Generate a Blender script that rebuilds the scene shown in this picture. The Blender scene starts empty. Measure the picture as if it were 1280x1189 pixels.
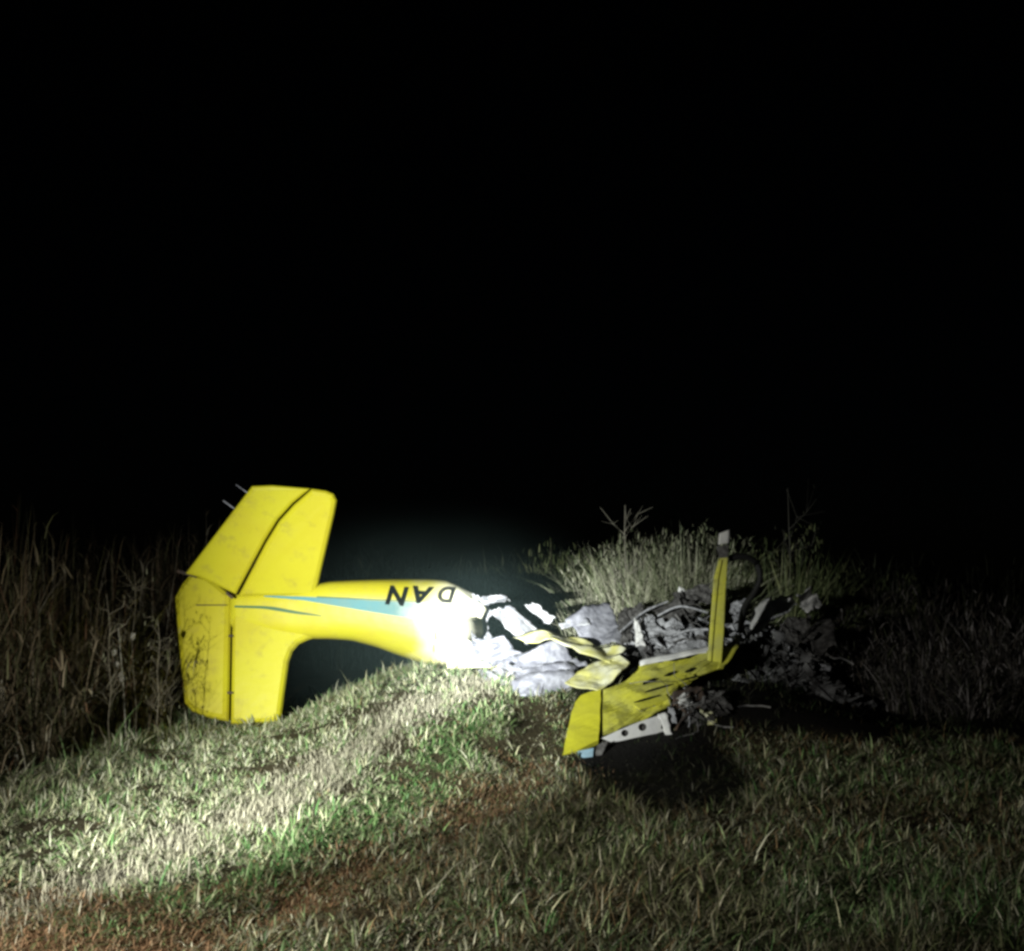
import bpy, bmesh, math, random
import numpy as np
from mathutils import Vector, Matrix, noise as mnoise
from mathutils.geometry import tessellate_polygon

random.seed(7)
rng = np.random.default_rng(11)
scene = bpy.context.scene
COL = scene.collection

# ------------------------------------------------------------------ camera
F = 1372.0          # focal length in photo pixels (photo 1280 wide)
HY = 722.0          # horizon row
CH = 1.65           # eye height
cam_d = bpy.data.cameras.new("camera")
cam_d.sensor_width = 36.0
cam_d.lens = 36.0 * F / 1280.0
cam_d.shift_y = (HY - 594.5) / 1280.0
cam_d.clip_start = 0.05
cam_d.clip_end = 2000.0
cam = bpy.data.objects.new("camera", cam_d)
cam.location = (0, 0, CH)
cam.rotation_euler = (math.radians(90), 0, 0)
COL.objects.link(cam)
scene.camera = cam

# ------------------------------------------------------------------ world (night)
w = bpy.data.worlds.new("World")
scene.world = w
w.use_nodes = True
nt = w.node_tree
nt.nodes.clear()
sky = nt.nodes.new("ShaderNodeTexSky")
sky.sky_type = 'NISHITA'
sky.sun_disc = False
sky.sun_elevation = math.radians(35)
sky.sun_rotation = math.radians(200)
bg = nt.nodes.new("ShaderNodeBackground")
bg.inputs[1].default_value = 0.00006
wo = nt.nodes.new("ShaderNodeOutputWorld")
nt.links.new(sky.outputs[0], bg.inputs[0])
nt.links.new(bg.outputs[0], wo.inputs[0])

# faint moon
ld = bpy.data.lights.new("moon", 'SUN')
ld.energy = 0.004
ld.angle = math.radians(0.5)
ld.color = (0.85, 0.92, 1.0)
lo = bpy.data.objects.new("moon", ld)
lo.rotation_euler = (math.radians(55), 0, math.radians(20))
COL.objects.link(lo)

# the rescuers' hand torch (just left of the frame): one lamp, hot core + wide spill
TORCH = Vector((-3.3, 2.2, 1.45))
AIM = Vector((-0.10, 12.2, 0.93))
def spot(name, power, half_deg, blend, color, aim=AIM, size=0.03):
    d = bpy.data.lights.new(name, 'SPOT')
    d.energy = power
    d.spot_size = math.radians(2 * half_deg)
    d.spot_blend = blend
    d.shadow_soft_size = size
    d.color = color
    o = bpy.data.objects.new(name, d)
    o.location = TORCH
    o.rotation_euler = (aim - TORCH).to_track_quat('-Z', 'Y').to_euler()
    COL.objects.link(o)
spot("torch_core", 18000, 6.3, 1.0, (0.93, 0.98, 1.0), size=0.05)
spot("torch_halo", 8200, 20, 1.0, (0.94, 1.0, 0.96), aim=Vector((-0.70, 12.4, 0.85)), size=0.05)
spot("torch_spill", 1080, 58, 1.0, (1.0, 0.985, 0.92))

vs = scene.view_settings
vs.view_transform = 'Standard'
try: vs.look = 'None'
except Exception: pass
vs.exposure = 0.0
vs.gamma = 1.0
vs.use_curve_mapping = False
cy = scene.cycles
cy.use_denoising = True
cy.max_bounces = 5
cy.diffuse_bounces = 2
cy.glossy_bounces = 2
cy.transparent_max_bounces = 4
cy.volume_bounces = 0
cy.volume_step_rate = 2.0
cy.filter_width = 3.0

# ------------------------------------------------------------------ helpers
def at(px, py, Y):
    return Vector(((px - 640.0) / F * Y, Y, CH - (py - HY) / F * Y))

def sm(a, b, x):
    t = np.clip((np.asarray(x, dtype=float) - a) / (b - a), 0, 1)
    return t * t * (3 - 2 * t)

_perm = np.random.default_rng(3).random((256, 256))
def vnoise(x, y, s=1.0, o=0):
    x = np.asarray(x, float) / s + 37.1 + o * 17.3
    y = np.asarray(y, float) / s + 91.7 + o * 5.9
    xi = np.floor(x).astype(int); yi = np.floor(y).astype(int)
    fx = x - xi; fy = y - yi
    fx = fx * fx * (3 - 2 * fx); fy = fy * fy * (3 - 2 * fy)
    P = lambda a, b: _perm[a % 256, b % 256]
    return (P(xi, yi) * (1 - fx) * (1 - fy) + P(xi + 1, yi) * fx * (1 - fy)
            + P(xi, yi + 1) * (1 - fx) * fy + P(xi + 1, yi + 1) * fx * fy)

def gz(x, y):
    """height of the ground"""
    x = np.asarray(x, float); y = np.asarray(y, float)
    hump = 0.60 * sm(-2.9, -0.9, x) * sm(8.3, 12.2, y) * (1 - sm(13.6, 18.0, y)) * (1 - 0.75 * sm(2.0, 4.5, x))
    near = 1 - sm(20, 40, y)
    rut = -0.02 * np.exp(-((x - rut_x(y)) / 0.16) ** 2) - 0.04 * np.exp(-((x - soil_x(y)) / 0.2) ** 2)
    n = (vnoise(x, y, 1.6) - 0.5) * 0.10 + (vnoise(x, y, 0.45, 2) - 0.5) * 0.05
    dip = -0.13 * np.exp(-((x - 0.85) / 0.8) ** 2 - ((y - 9.75) / 0.8) ** 2)
    return hump + dip + (n + rut) * near

def rut_x(y):
    return np.interp(y, [4, 5, 6.29, 8.29, 9.9, 11, 13], [-3.0, -2.65, -2.13, -1.75, -1.3, -0.6, 0.6])
def soil_x(y):
    return np.interp(y, [4, 5.3, 6.07, 7.1, 8.3, 10], [-1.9, -1.35, -0.95, -0.46, -0.15, 0.2])

def gzf(x, y):
    return float(gz(np.array([x]), np.array([y]))[0])

def tag(o, label=None, cat=None, group=None, kind=None):
    if label: o["label"] = label
    if cat: o["category"] = cat
    if group: o["group"] = group
    if kind: o["kind"] = kind
    return o

def link(name, mesh, mat=None, parent=None, smooth=False):
    mesh.name = name
    o = bpy.data.objects.new(name, mesh)
    COL.objects.link(o)
    if mat: mesh.materials.append(mat)
    if parent:
        o.parent = parent
        o.matrix_parent_inverse = Matrix.Translation(parent.location).inverted()
    if smooth:
        mesh.polygons.foreach_set("use_smooth", [True] * len(mesh.polygons))
    return o

def from_bm(name, bm, mat=None, parent=None, smooth=False):
    bmesh.ops.recalc_face_normals(bm, faces=bm.faces)
    m = bpy.data.meshes.new(name)
    bm.to_mesh(m); bm.free()
    return link(name, m, mat, parent, smooth)

def empty(name, loc):
    o = bpy.data.objects.new(name, None)
    o.location = loc
    o.empty_display_size = 0.2
    COL.objects.link(o)
    return o

# ------------------------------------------------------------------ materials
def mat(name, base, rough=0.6, metal=0.0, spec=0.3, var=None, var_scale=6.0, bump=0.0, bump_scale=20.0,
        dirt=None, dirt_amt=0.0, dirt_scale=9.0, attr=None):
    m = bpy.data.materials.new(name)
    m.use_nodes = True
    t = m.node_tree; N = t.nodes; L = t.links
    p = N["Principled BSDF"]
    p.inputs["Roughness"].default_value = rough
    p.inputs["Metallic"].default_value = metal
    p.inputs["Specular IOR Level"].default_value = spec
    tc = N.new("ShaderNodeTexCoord")
    cur = None
    if attr:
        a = N.new("ShaderNodeAttribute"); a.attribute_name = attr
        cur = a.outputs["Color"]
    else:
        r = N.new("ShaderNodeRGB"); r.outputs[0].default_value = (*base, 1)
        cur = r.outputs[0]
    if var:
        nz = N.new("ShaderNodeTexNoise"); nz.inputs["Scale"].default_value = var_scale
        nz.inputs["Detail"].default_value = 5
        L.new(tc.outputs["Object"], nz.inputs["Vector"])
        mx = N.new("ShaderNodeMix"); mx.data_type = 'RGBA'
        rp = N.new("ShaderNodeValToRGB")
        rp.color_ramp.elements[0].position = 0.4; rp.color_ramp.elements[1].position = 0.62
        L.new(nz.outputs["Fac"], rp.inputs[0])
        L.new(rp.outputs[0], mx.inputs[0]); L.new(cur, mx.inputs[6])
        mx.inputs[7].default_value = (*var, 1)
        cur = mx.outputs[2]
    if dirt:
        nz = N.new("ShaderNodeTexNoise"); nz.inputs["Scale"].default_value = dirt_scale
        nz.inputs["Detail"].default_value = 8; nz.inputs["Roughness"].default_value = 0.7
        L.new(tc.outputs["Object"], nz.inputs["Vector"])
        rp = N.new("ShaderNodeValToRGB")
        rp.color_ramp.elements[0].position = 0.52; rp.color_ramp.elements[1].position = 0.75
        rp.color_ramp.elements[1].color = (dirt_amt,) * 3 + (1,)
        L.new(nz.outputs["Fac"], rp.inputs[0])
        mx = N.new("ShaderNodeMix"); mx.data_type = 'RGBA'
        L.new(rp.outputs[0], mx.inputs[0]); L.new(cur, mx.inputs[6])
        mx.inputs[7].default_value = (*dirt, 1)
        cur = mx.outputs[2]
    L.new(cur, p.inputs["Base Color"])
    if bump:
        nz = N.new("ShaderNodeTexNoise"); nz.inputs["Scale"].default_value = bump_scale
        nz.inputs["Detail"].default_value = 4
        L.new(tc.outputs["Object"], nz.inputs["Vector"])
        b = N.new("ShaderNodeBump"); b.inputs["Strength"].default_value = bump
        b.inputs["Distance"].default_value = 0.02
        L.new(nz.outputs["Fac"], b.inputs["Height"])
        L.new(b.outputs[0], p.inputs["Normal"])
    return m

YEL = (0.55, 0.500, 0.020)
M_yellow = mat("yellow_paint", YEL, 0.38, spec=0.4, var=(0.52, 0.45, 0.02), var_scale=1.3, bump=0.6, bump_scale=1.6,
               dirt=(0.26, 0.20, 0.05), dirt_amt=0.6, dirt_scale=5)
M_lemon = mat("lemon_yellow_paint", (0.66, 0.63, 0.045), 0.42, spec=0.35, var=(0.58, 0.55, 0.05), var_scale=2.5, bump=0.4, bump_scale=4, dirt=(0.28, 0.25, 0.08), dirt_amt=0.4, dirt_scale=8)
M_yellow_worn = mat("worn_yellow_paint", (0.56, 0.54, 0.06), 0.5, spec=0.3, var=(0.45, 0.44, 0.10), var_scale=4, bump=0.5,
                    bump_scale=7, dirt=(0.10, 0.08, 0.03), dirt_amt=0.75, dirt_scale=9)
M_yellow_pale = mat("overlit_pale_yellow", (0.72, 0.69, 0.24), 0.5, spec=0.3, var=(0.74, 0.73, 0.52), var_scale=5, bump=0.4,
                    bump_scale=8, dirt=(0.3, 0.28, 0.2), dirt_amt=0.5)  # yellow lightened in colour to imitate overexposure in the torch beam
M_teal = mat("teal_stripe_paint", (0.09, 0.27, 0.29), 0.5, var=(0.12, 0.27, 0.26), var_scale=5)
M_dkgreen = mat("dark_green_stripe_paint", (0.06, 0.14, 0.06), 0.45)
M_black = mat("black_paint", (0.006, 0.007, 0.006), 0.7, spec=0.05)
M_primer = mat("white_primer", (0.66, 0.65, 0.62), 0.55, var=(0.62, 0.61, 0.6), var_scale=7, bump=0.3, bump_scale=9,
               dirt=(0.2, 0.19, 0.18), dirt_amt=0.5)
M_pale = mat("pale_scuffed_metal", (0.47, 0.47, 0.47), 0.55, var=(0.25, 0.25, 0.27), var_scale=7, bump=0.6, bump_scale=14, dirt=(0.07, 0.07, 0.07), dirt_amt=0.7, dirt_scale=10)
M_alu = mat("bare_aluminium", (0.40, 0.40, 0.44), 0.5, metal=0.2, var=(0.20, 0.20, 0.23), var_scale=9, bump=0.7, bump_scale=16,
            dirt=(0.08, 0.08, 0.08), dirt_amt=0.7, dirt_scale=12)
M_ash = mat("ash_grey_metal", (0.40, 0.40, 0.42), 0.8, var=(0.22, 0.22, 0.23), var_scale=14, bump=0.9, bump_scale=25,
            dirt=(0.05, 0.05, 0.05), dirt_amt=0.9, dirt_scale=12)
M_char = mat("charred_metal", (0.045, 0.042, 0.04), 0.8, var=(0.12, 0.115, 0.11), var_scale=18, bump=0.8, bump_scale=25)
M_rust = mat("burnt_brown_metal", (0.10, 0.065, 0.045), 0.8, var=(0.05, 0.04, 0.035), var_scale=15, bump=0.6)
M_rubber = mat("black_rubber", (0.015, 0.015, 0.015), 0.6)
M_blue = mat("pale_blue_paint", (0.20, 0.31, 0.38), 0.5, dirt=(0.1, 0.1, 0.1), dirt_amt=0.5)
M_grass = mat("grass_blade", (0.1, 0.14, 0.05), 0.55, spec=0.25, attr="Col")
M_stem = mat("dry_stem", (0.14, 0.12, 0.07), 0.8, attr="Col")
M_pod = mat("pale_seed_fluff", (0.34, 0.32, 0.27), 0.9, var=(0.16, 0.14, 0.1), var_scale=60)

# ------------------------------------------------------------------ ground
def axis(lo, hi, step, far_lo, far_hi):
    c = list(np.arange(lo, hi + 1e-6, step))
    a = lo; s = step
    pre = []
    while a > far_lo:
        s *= 1.5; a -= s; pre.append(a)
    b = hi; s = step; post = []
    while b < far_hi:
        s *= 1.5; b += s; post.append(b)
    return np.array(pre[::-1] + c + post)

def scorch_shade(x, y):
    """how burnt the ground is around the wreck, with wing shade painted in"""
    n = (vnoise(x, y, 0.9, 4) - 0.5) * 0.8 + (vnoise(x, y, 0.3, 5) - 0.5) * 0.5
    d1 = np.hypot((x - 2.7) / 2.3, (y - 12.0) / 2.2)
    wing_shade = np.hypot((x - 1.35) / 0.72, (y - 9.1) / 1.7)  # wing's shadow painted dark into the ground and grass
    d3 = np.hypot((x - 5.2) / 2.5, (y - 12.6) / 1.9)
    d = np.minimum(np.minimum(d1, wing_shade), d3)
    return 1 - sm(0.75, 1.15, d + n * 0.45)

def track(x, y):
    e = (vnoise(x, y, 0.5, 7) - 0.5) * 0.25
    r = np.exp(-((x - rut_x(y) + e * 1.3) / (0.11 + 0.05 * (vnoise(x, y, 0.8, 51) - 0.5))) ** 2) * sm(4, 5, y) * (1 - 0.75 * sm(8.6, 10.2, y)) * (0.55 + 0.6 * vnoise(x, y, 0.6, 52))
    s = np.exp(-((x - soil_x(y) + e * 1.5) / 0.33) ** 2) * (0.35 + 0.9 * vnoise(x, y, 0.5, 53)) * (1 - sm(8.2, 9.8, y))
    s2 = 1.15 * np.exp(-((x + 2.30 + e * 1.5) / 0.5) ** 2) * (1 - sm(5.0, 6.0, y + e))
    return r, np.maximum(s, s2)

def build_ground():
    xs = axis(-7, 9, 0.09, -400, 400)
    ys = axis(3.0, 20, 0.09, -60, 700)
    X, Y = np.meshgrid(xs, ys)
    Z = gz(X, Y)
    nx, ny = len(xs), len(ys)
    co = np.stack([X, Y, Z], -1).reshape(-1, 3)
    i = np.arange(nx * ny).reshape(ny, nx)
    q = np.stack([i[:-1, :-1], i[:-1, 1:], i[1:, 1:], i[1:, :-1]], -1).reshape(-1, 4)
    m = bpy.data.meshes.new("ground")
    m.vertices.add(len(co)); m.vertices.foreach_set("co", co.ravel().astype(np.float32))
    m.loops.add(q.size); m.loops.foreach_set("vertex_index", q.ravel().astype(np.int32))
    m.polygons.add(len(q))
    m.polygons.foreach_set("loop_start", np.arange(0, q.size, 4, dtype=np.int32))
    m.update()
    x = co[:, 0]; y = co[:, 1]
    r, s = track(x, y)
    sc = scorch_shade(x, y)
    base = np.array([0.060, 0.050, 0.028])[None, :].repeat(len(x), 0)
    def mix(a, b, t): return a * (1 - t[:, None]) + np.array(b)[None, :] * t[:, None]
    base = mix(base, (0.46, 0.43, 0.35), r)
    base = mix(base, (0.27, 0.155, 0.08), np.clip(s, 0, 1))
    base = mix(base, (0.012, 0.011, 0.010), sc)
    base *= (0.75 + 0.5 * vnoise(x, y, 0.25, 9))[:, None]
    c = np.ones((len(x), 4), np.float32); c[:, :3] = base
    a = m.color_attributes.new("Col", 'FLOAT_COLOR', 'POINT')
    a.data.foreach_set("color", c.ravel())
    g = mat("soil", (0.06, 0.05, 0.03), 0.9, spec=0.1, attr="Col", bump=0.9, bump_scale=30)
    o = link("ground", m, g, smooth=True)
    tag(o, kind="structure")
build_ground()

# ------------------------------------------------------------------ blades (grass, leaves)
def blades(root, h, phi, lean, wdt, col, levels=2, curl=1.0, face=None, tipw=0.0):
    """arrays of blades -> verts, tris, colours. root (n,3)"""
    n = len(h)
    ts = np.linspace(0, 1, levels + 1)
    d = np.stack([np.cos(phi), np.sin(phi), np.zeros(n)], 1)
    fa = phi + math.pi / 2 if face is None else face
    s = np.stack([np.cos(fa), np.sin(fa), np.zeros(n)], 1)
    V = []
    for k, t in enumerate(ts):
        ang = lean * (0.35 + 0.65 * t * curl)
        p = root + d * (h * t * np.sin(ang))[:, None]
        p[:, 2] += h * t * np.cos(ang)
        if k < levels:
            ww = wdt * (1 - 0.75 * t ** 1.5) * (0.7 if k == 0 else 1.0)
            V.append(p - s * ww[:, None] * 0.5); V.append(p + s * ww[:, None] * 0.5)
        else:
            V.append(p)
    nv = len(V)
    verts = np.stack(V, 1).reshape(-1, 3)
    tl = []
    for k in range(levels - 1):
        a = 2 * k
        tl += [(a, a + 1, a + 3), (a, a + 3, a + 2)]
    a = 2 * (levels - 1)
    tl += [(a, a + 1, a + 2)]
    tl = np.array(tl)
    tris = (np.arange(n)[:, None, None] * nv + tl[None]).reshape(-1, 3)
    cols = np.repeat(col, nv, 0)
    return verts, tris, cols

def mesh_np(name, parts):
    vs_, ts_, cs_ = [], [], []
    off = 0
    for v, t, c in parts:
        vs_.append(v); ts_.append(t + off); cs_.append(c); off += len(v)
    v = np.concatenate(vs_).astype(np.float32); t = np.concatenate(ts_).astype(np.int32); c = np.concatenate(cs_)
    m = bpy.data.meshes.new(name)
    m.vertices.add(len(v)); m.vertices.foreach_set("co", v.ravel())
    m.loops.add(t.size); m.loops.foreach_set("vertex_index", t.ravel())
    m.polygons.add(len(t)); m.polygons.foreach_set("loop_start", np.arange(0, t.size, 3, dtype=np.int32))
    m.update()
    cc = np.ones((len(v), 4), np.float32); cc[:, :3] = c
    a = m.color_attributes.new("Col", 'FLOAT_COLOR', 'POINT')
    a.data.foreach_set("color", cc.ravel())
    return m

def visible(x, y, margin=1.0):
    return np.abs(x) < (640.0 / F) * y + margin

PAL = np.array([(0.42, 0.41, 0.25), (0.27, 0.34, 0.16), (0.14, 0.23, 0.08), (0.075, 0.17, 0.05), (0.20, 0.14, 0.07), (0.47, 0.46, 0.33)])
def pick_col(n, wts):
    wts = np.array(wts)
    wts = wts / wts.sum(1, keepdims=True)
    cum = wts.cumsum(1)
    r = rng.random((n, 1))
    k = (r > cum).sum(1).clip(0, len(PAL) - 1)
    return PAL[k] * rng.uniform(0.7, 1.25, (n, 1))

def build_grass():
    n1 = 270000                      # loose carpet
    u = rng.random(n1); y = 3.9 * (14.6 / 3.9) ** u
    x = rng.uniform(-1, 1, n1) * ((640.0 / F) * y + 2.2)
    nt_ = 27000                      # tufts
    u = rng.random(nt_); ty = 3.9 * (14.6 / 3.9) ** u
    tx = rng.uniform(-1, 1, nt_) * ((640.0 / F) * ty + 2.2)
    tcl = vnoise(tx, ty, 0.45, 12)
    k = rng.random(nt_) < 0.25 + 1.0 * sm(0.25, 0.7, tcl); tx, ty = tx[k], ty[k]
    per = rng.integers(10, 26, len(tx))
    tid = np.repeat(np.arange(len(tx)), per)
    ts = rng.uniform(0.6, 1.5, len(tx)); tg = rng.random(len(tx)); td = rng.normal(0, 1, (len(tx), 2)) * 0.25
    ang = rng.uniform(0, 2 * math.pi, len(tid)); rad = np.abs(rng.normal(0, 0.028, len(tid))) * ts[tid]
    x2 = tx[tid] + np.cos(ang) * rad; y2 = ty[tid] + np.sin(ang) * rad
    N1 = n1
    x = np.concatenate([x, x2]); y = np.concatenate([y, y2])
    tuft = np.concatenate([np.zeros(N1), np.ones(len(tid))])
    tsz = np.concatenate([rng.uniform(0.5, 1.0, N1), ts[tid]])
    ddx = np.concatenate([rng.normal(0, 1, N1), np.cos(ang) + td[tid, 0] * 1.5 + rng.normal(0, .35, len(tid))])
    ddy = np.concatenate([rng.normal(0, 1, N1), np.sin(ang) + td[tid, 1] * 1.5 + rng.normal(0, .35, len(tid))])
    hue = np.concatenate([rng.random(N1), tg[tid]])
    r, s = track(x, y); sc = scorch_shade(x, y)
    cl = vnoise(x, y, 0.16, 11) * 0.6 + vnoise(x, y, 0.5, 12) * 0.4
    prob = np.where(tuft > 0, 1.0, 0.25 + 0.9 * sm(0.3, 0.7, cl))
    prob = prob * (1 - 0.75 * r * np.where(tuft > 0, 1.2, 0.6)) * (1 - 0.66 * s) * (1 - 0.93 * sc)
    bare = vnoise(x, y, 0.7, 21); prob = prob * (1 - 0.45 * sm(0.62, 0.8, bare))
    leftfield = x < -3.85 - 0.15 * vnoise(x, y, 0.8)
    keep = (rng.random(len(x)) < prob) & ~leftfield & (y < 14.5)
    x, y, cl, r, s, sc, tuft, tsz, ddx, ddy, hue = [a[keep] for a in (x, y, cl, r, s, sc, tuft, tsz, ddx, ddy, hue)]
    n = len(x)
    right = sm(-0.9, 1.2, x - soil_x(np.minimum(y, 9)))
    h = rng.uniform(0.04, 0.095, n) * tsz * (1 + 0.42 * right)
    h *= (1 - 0.4 * r) * (1 - 0.4 * s)
    h *= 1 + 1.2 * sm(-3.2, -3.75, x)
    h *= 1 + 0.9 * (rng.random(n) < 0.02)
    h *= 1 + 0.35 * sm(11, 12.3, y)
    wingfoot = np.exp(-((x - 0.8) / 0.6) ** 2 - ((y - 9.7) / 0.8) ** 2)
    h *= 1 - 0.6 * wingfoot
    phi = np.arctan2(ddy, ddx)
    lean = np.abs(rng.normal(1.05, 0.42, n)).clip(0.05, 1.5)
    lean = np.where(tuft > 0, lean, np.abs(rng.normal(1.15, 0.35, n)).clip(0.1, 1.52))
    wd = rng.uniform(0.005, 0.011, n) * (0.8 + 0.05 * y) * (1 + 0.25 * (1 - right))
    pn = vnoise(x, y, 0.9, 15); pg = vnoise(x, y, 0.35, 16) * 0.6 + hue * 0.5
    dry = np.clip(1.0 - right * 0.62 + (pn - 0.5) * 0.5, 0.08, 1)
    mid = np.exp(-((x - (rut_x(y) * 0.45 + soil_x(y) * 0.55)) / 0.34) ** 2) * (1 - sm(9.5, 11.5, y))
    dry = dry * (1 - 0.75 * mid)
    green = 0.30 + 0.9 * pg + 1.5 * mid
    wts = np.stack([1.3 * dry + 0.12, 0.9 * dry + 0.35, 0.5 * green, 0.42 * green, 0.10 + 1.2 * s + 1.1 * right * sm(0.5, 0.75, pn),
                    1.3 * dry * (1 - mid) + 1.2 * r], 1)
    col = pick_col(n, wts)
    pat = vnoise(x, y, 1.1, 41) * 0.6 + vnoise(x, y, 0.42, 42) * 0.4
    gap = 1 - right * 0.62 * sm(0.55, 0.72, pat)
    lp = vnoise(x, y, 0.30, 61) * 0.55 + vnoise(x, y, 0.13, 62) * 0.45
    gap = gap * (1 - (1 - right) * 0.75 * sm(0.52, 0.68, lp))
    h *= 1 + (1 - right) * (0.55 * sm(0.5, 0.3, lp) - 0.35 * sm(0.52, 0.68, lp))
    h *= 0.55 + 0.45 * gap + 0.25 * right * sm(0.5, 0.35, pat)
    brown = right * sm(0.56, 0.72, vnoise(x, y, 0.8, 43))
    col = col * (1 - 0.45 * brown[:, None]) + np.array([0.16, 0.115, 0.06]) * 0.45 * brown[:, None]
    col = col * np.where(right > 0.3, rng.choice([0.6, 0.95, 1.8], n, p=[.38, .42, .20]), 1.0)[:, None]
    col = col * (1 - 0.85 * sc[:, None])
    kk = rng.random(n) < gap
    x, y, h, phi, lean, wd, col, sc, r = [q[kk] for q in (x, y, h, phi, lean, wd, col, sc, r)]
    n = len(x)
    root = np.stack([x, y, gz(x, y) - 0.008], 1)
    P = [blades(root, h, phi, lean, wd, col, 3, curl=1.35, face=phi + math.pi / 2 + rng.normal(0, 0.5, n))]
    # flat dead litter
    k = rng.random(n) < 0.14 + 0.6 * r
    m2 = k.sum()
    P.append(blades(root[k] + np.array([0.02, 0.01, 0.015]), h[k] * 1.1, rng.uniform(0, 6.28, m2), np.full(m2, 1.5), wd[k] * 0.9,
                    col[k] * 0.5 + np.array([0.15, 0.135, 0.09]) * (1 - 0.9 * sc[k][:, None]), 2))
    # trampled straw in the wheel rut and brown litter on the bare strip
    nr = 14000
    yy = 4.2 + 8.0 * rng.random(nr) ** 0.6; xx = rut_x(yy) + rng.normal(0, 0.19, nr)
    cr = np.array([(0.42, 0.39, 0.28)]) * rng.uniform(0.55, 1.15, (nr, 1))
    P.append(blades(np.stack([xx, yy, gz(xx, yy) + 0.004], 1), rng.uniform(0.03, 0.10, nr), rng.uniform(0, 6.28, nr), np.abs(rng.normal(0.95, 0.45, nr)).clip(0.1, 1.5),
                    rng.uniform(0.005, 0.012, nr), cr, 2))
    nr = 12000
    yy = rng.uniform(4.2, 9.6, nr); xx = soil_x(yy) + rng.normal(0, 0.26, nr)
    yy[:4000] = rng.uniform(4.5, 5.9, 4000); xx[:4000] = rng.normal(-2.25, 0.4, 4000)
    cr = np.array([(0.33, 0.20, 0.11), (0.25, 0.15, 0.08), (0.30, 0.22, 0.13), (0.12, 0.13, 0.05)])[rng.integers(0, 4, nr)] * rng.uniform(0.6, 1.3, (nr, 1))
    P.append(blades(np.stack([xx, yy, gz(xx, yy) + 0.002], 1), rng.uniform(0.03, 0.08, nr), rng.uniform(0, 6.28, nr), rng.uniform(0.8, 1.5, nr),
                    rng.uniform(0.005, 0.011, nr), cr, 2))
    m = mesh_np("grass", P)
    print("grass tris", len(m.polygons))
    o = link("grass", m, M_grass)
    tag(o, "short tufted grass, dry and green, over the verge in front of the wreck", "grass", kind="stuff")
build_grass()

def build_tall_grass():
    # rank dry grass along the left field edge
    P = []
    n = 15000
    y = rng.uniform(6.0, 19, n)
    x = -3.72 - np.abs(rng.normal(0, 1.0, n)) * 1.5 - 0.35 * vnoise(y, y * 0, 0.7, 3)
    k = visible(x, y, 1.2); x, y = x[k], y[k]; n = len(x)
    cl = vnoise(x, y, 0.5, 31)
    k = rng.random(n) < 0.25 + 0.9 * cl; x, y, cl = x[k], y[k], cl[k]; n = len(x)
    h = rng.uniform(0.6, 2.35, n) * (0.65 + 0.6 * cl) * (0.55 + 0.45 * sm(-4.0, -4.7, x))
    h *= 0.55 + 0.45 * sm(7.5, 10.5, y)
    phi = rng.uniform(0, 6.28, n)
    lean = np.abs(rng.normal(0.22, 0.22, n))
    wd = rng.uniform(0.008, 0.02, n)
    pal = np.array([(0.14, 0.115, 0.07), (0.085, 0.085, 0.042), (0.19, 0.15, 0.095), (0.13, 0.075, 0.042), (0.30, 0.27, 0.20)])
    col = pal[rng.choice(5, n, p=[.32, .3, .18, .12, .08])] * rng.uniform(0.6, 1.2, (n, 1))
    root = np.stack([x, y, gz(x, y) - 0.02], 1)
    P.append(blades(root, h, phi, lean, wd, col, 5, curl=1.6))
    # leaves bending off the stems
    for rep in range(2):
        t = rng.uniform(0.25, 0.95, n)
        ang = lean * (0.35 + 0.65 * t * 1.6)
        r2 = root + np.stack([np.cos(phi) * h * t * np.sin(ang), np.sin(phi) * h * t * np.sin(ang), h * t * np.cos(ang)], 1)
        P.append(blades(r2, rng.uniform(0.15, 0.5, n), rng.uniform(0, 6.28, n), rng.uniform(0.5, 1.6, n), wd * 1.1,
                        col * rng.uniform(0.8, 1.3, (n, 1)), 3, curl=1.5))
    o = link("tall_grass", mesh_np("tall_grass", P), M_grass)
    tag(o, "rank dark dry tall grass along the left edge, beside the tail", "tall grass", kind="stuff")
    # field far behind the wreck
    n = 16000
    y = rng.uniform(19.5, 27, n); x = rng.uniform(-1, 1, n) * (0.47 * y + 1.5)
    cl = vnoise(x, y, 1.3, 33)
    k = rng.random(n) < 0.2 + cl; x, y, cl = x[k], y[k], cl[k]; n = len(x)
    h = rng.uniform(0.9, 2.0, n) * (0.55 + 0.75 * cl)
    col = np.array([(0.06, 0.065, 0.04)]) * rng.uniform(0.5, 1.5, (n, 1)) * np.array([1, 1, 1.0])
    root = np.stack([x, y, gz(x, y) - 0.02], 1)
    phi = rng.uniform(0, 6.28, n)
    P = [blades(root, h, phi, np.abs(rng.normal(0.3, 0.25, n)), rng.uniform(0.012, 0.03, n), col, 4, curl=1.7)]
    for rep in range(2):
        r2 = root.copy(); r2[:, 2] += h * rng.uniform(0.3, 0.9, n)
        P.append(blades(r2, rng.uniform(0.2, 0.5, n), rng.uniform(0, 6.28, n), rng.uniform(0.4, 1.6, n), rng.uniform(0.012, 0.03, n), col, 2))
    o = link("field_grass", mesh_np("field_grass", P), M_grass)
    tag(o, "dim unmown field grass far behind the wreck", "tall grass", kind="stuff")
build_tall_grass()

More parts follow.
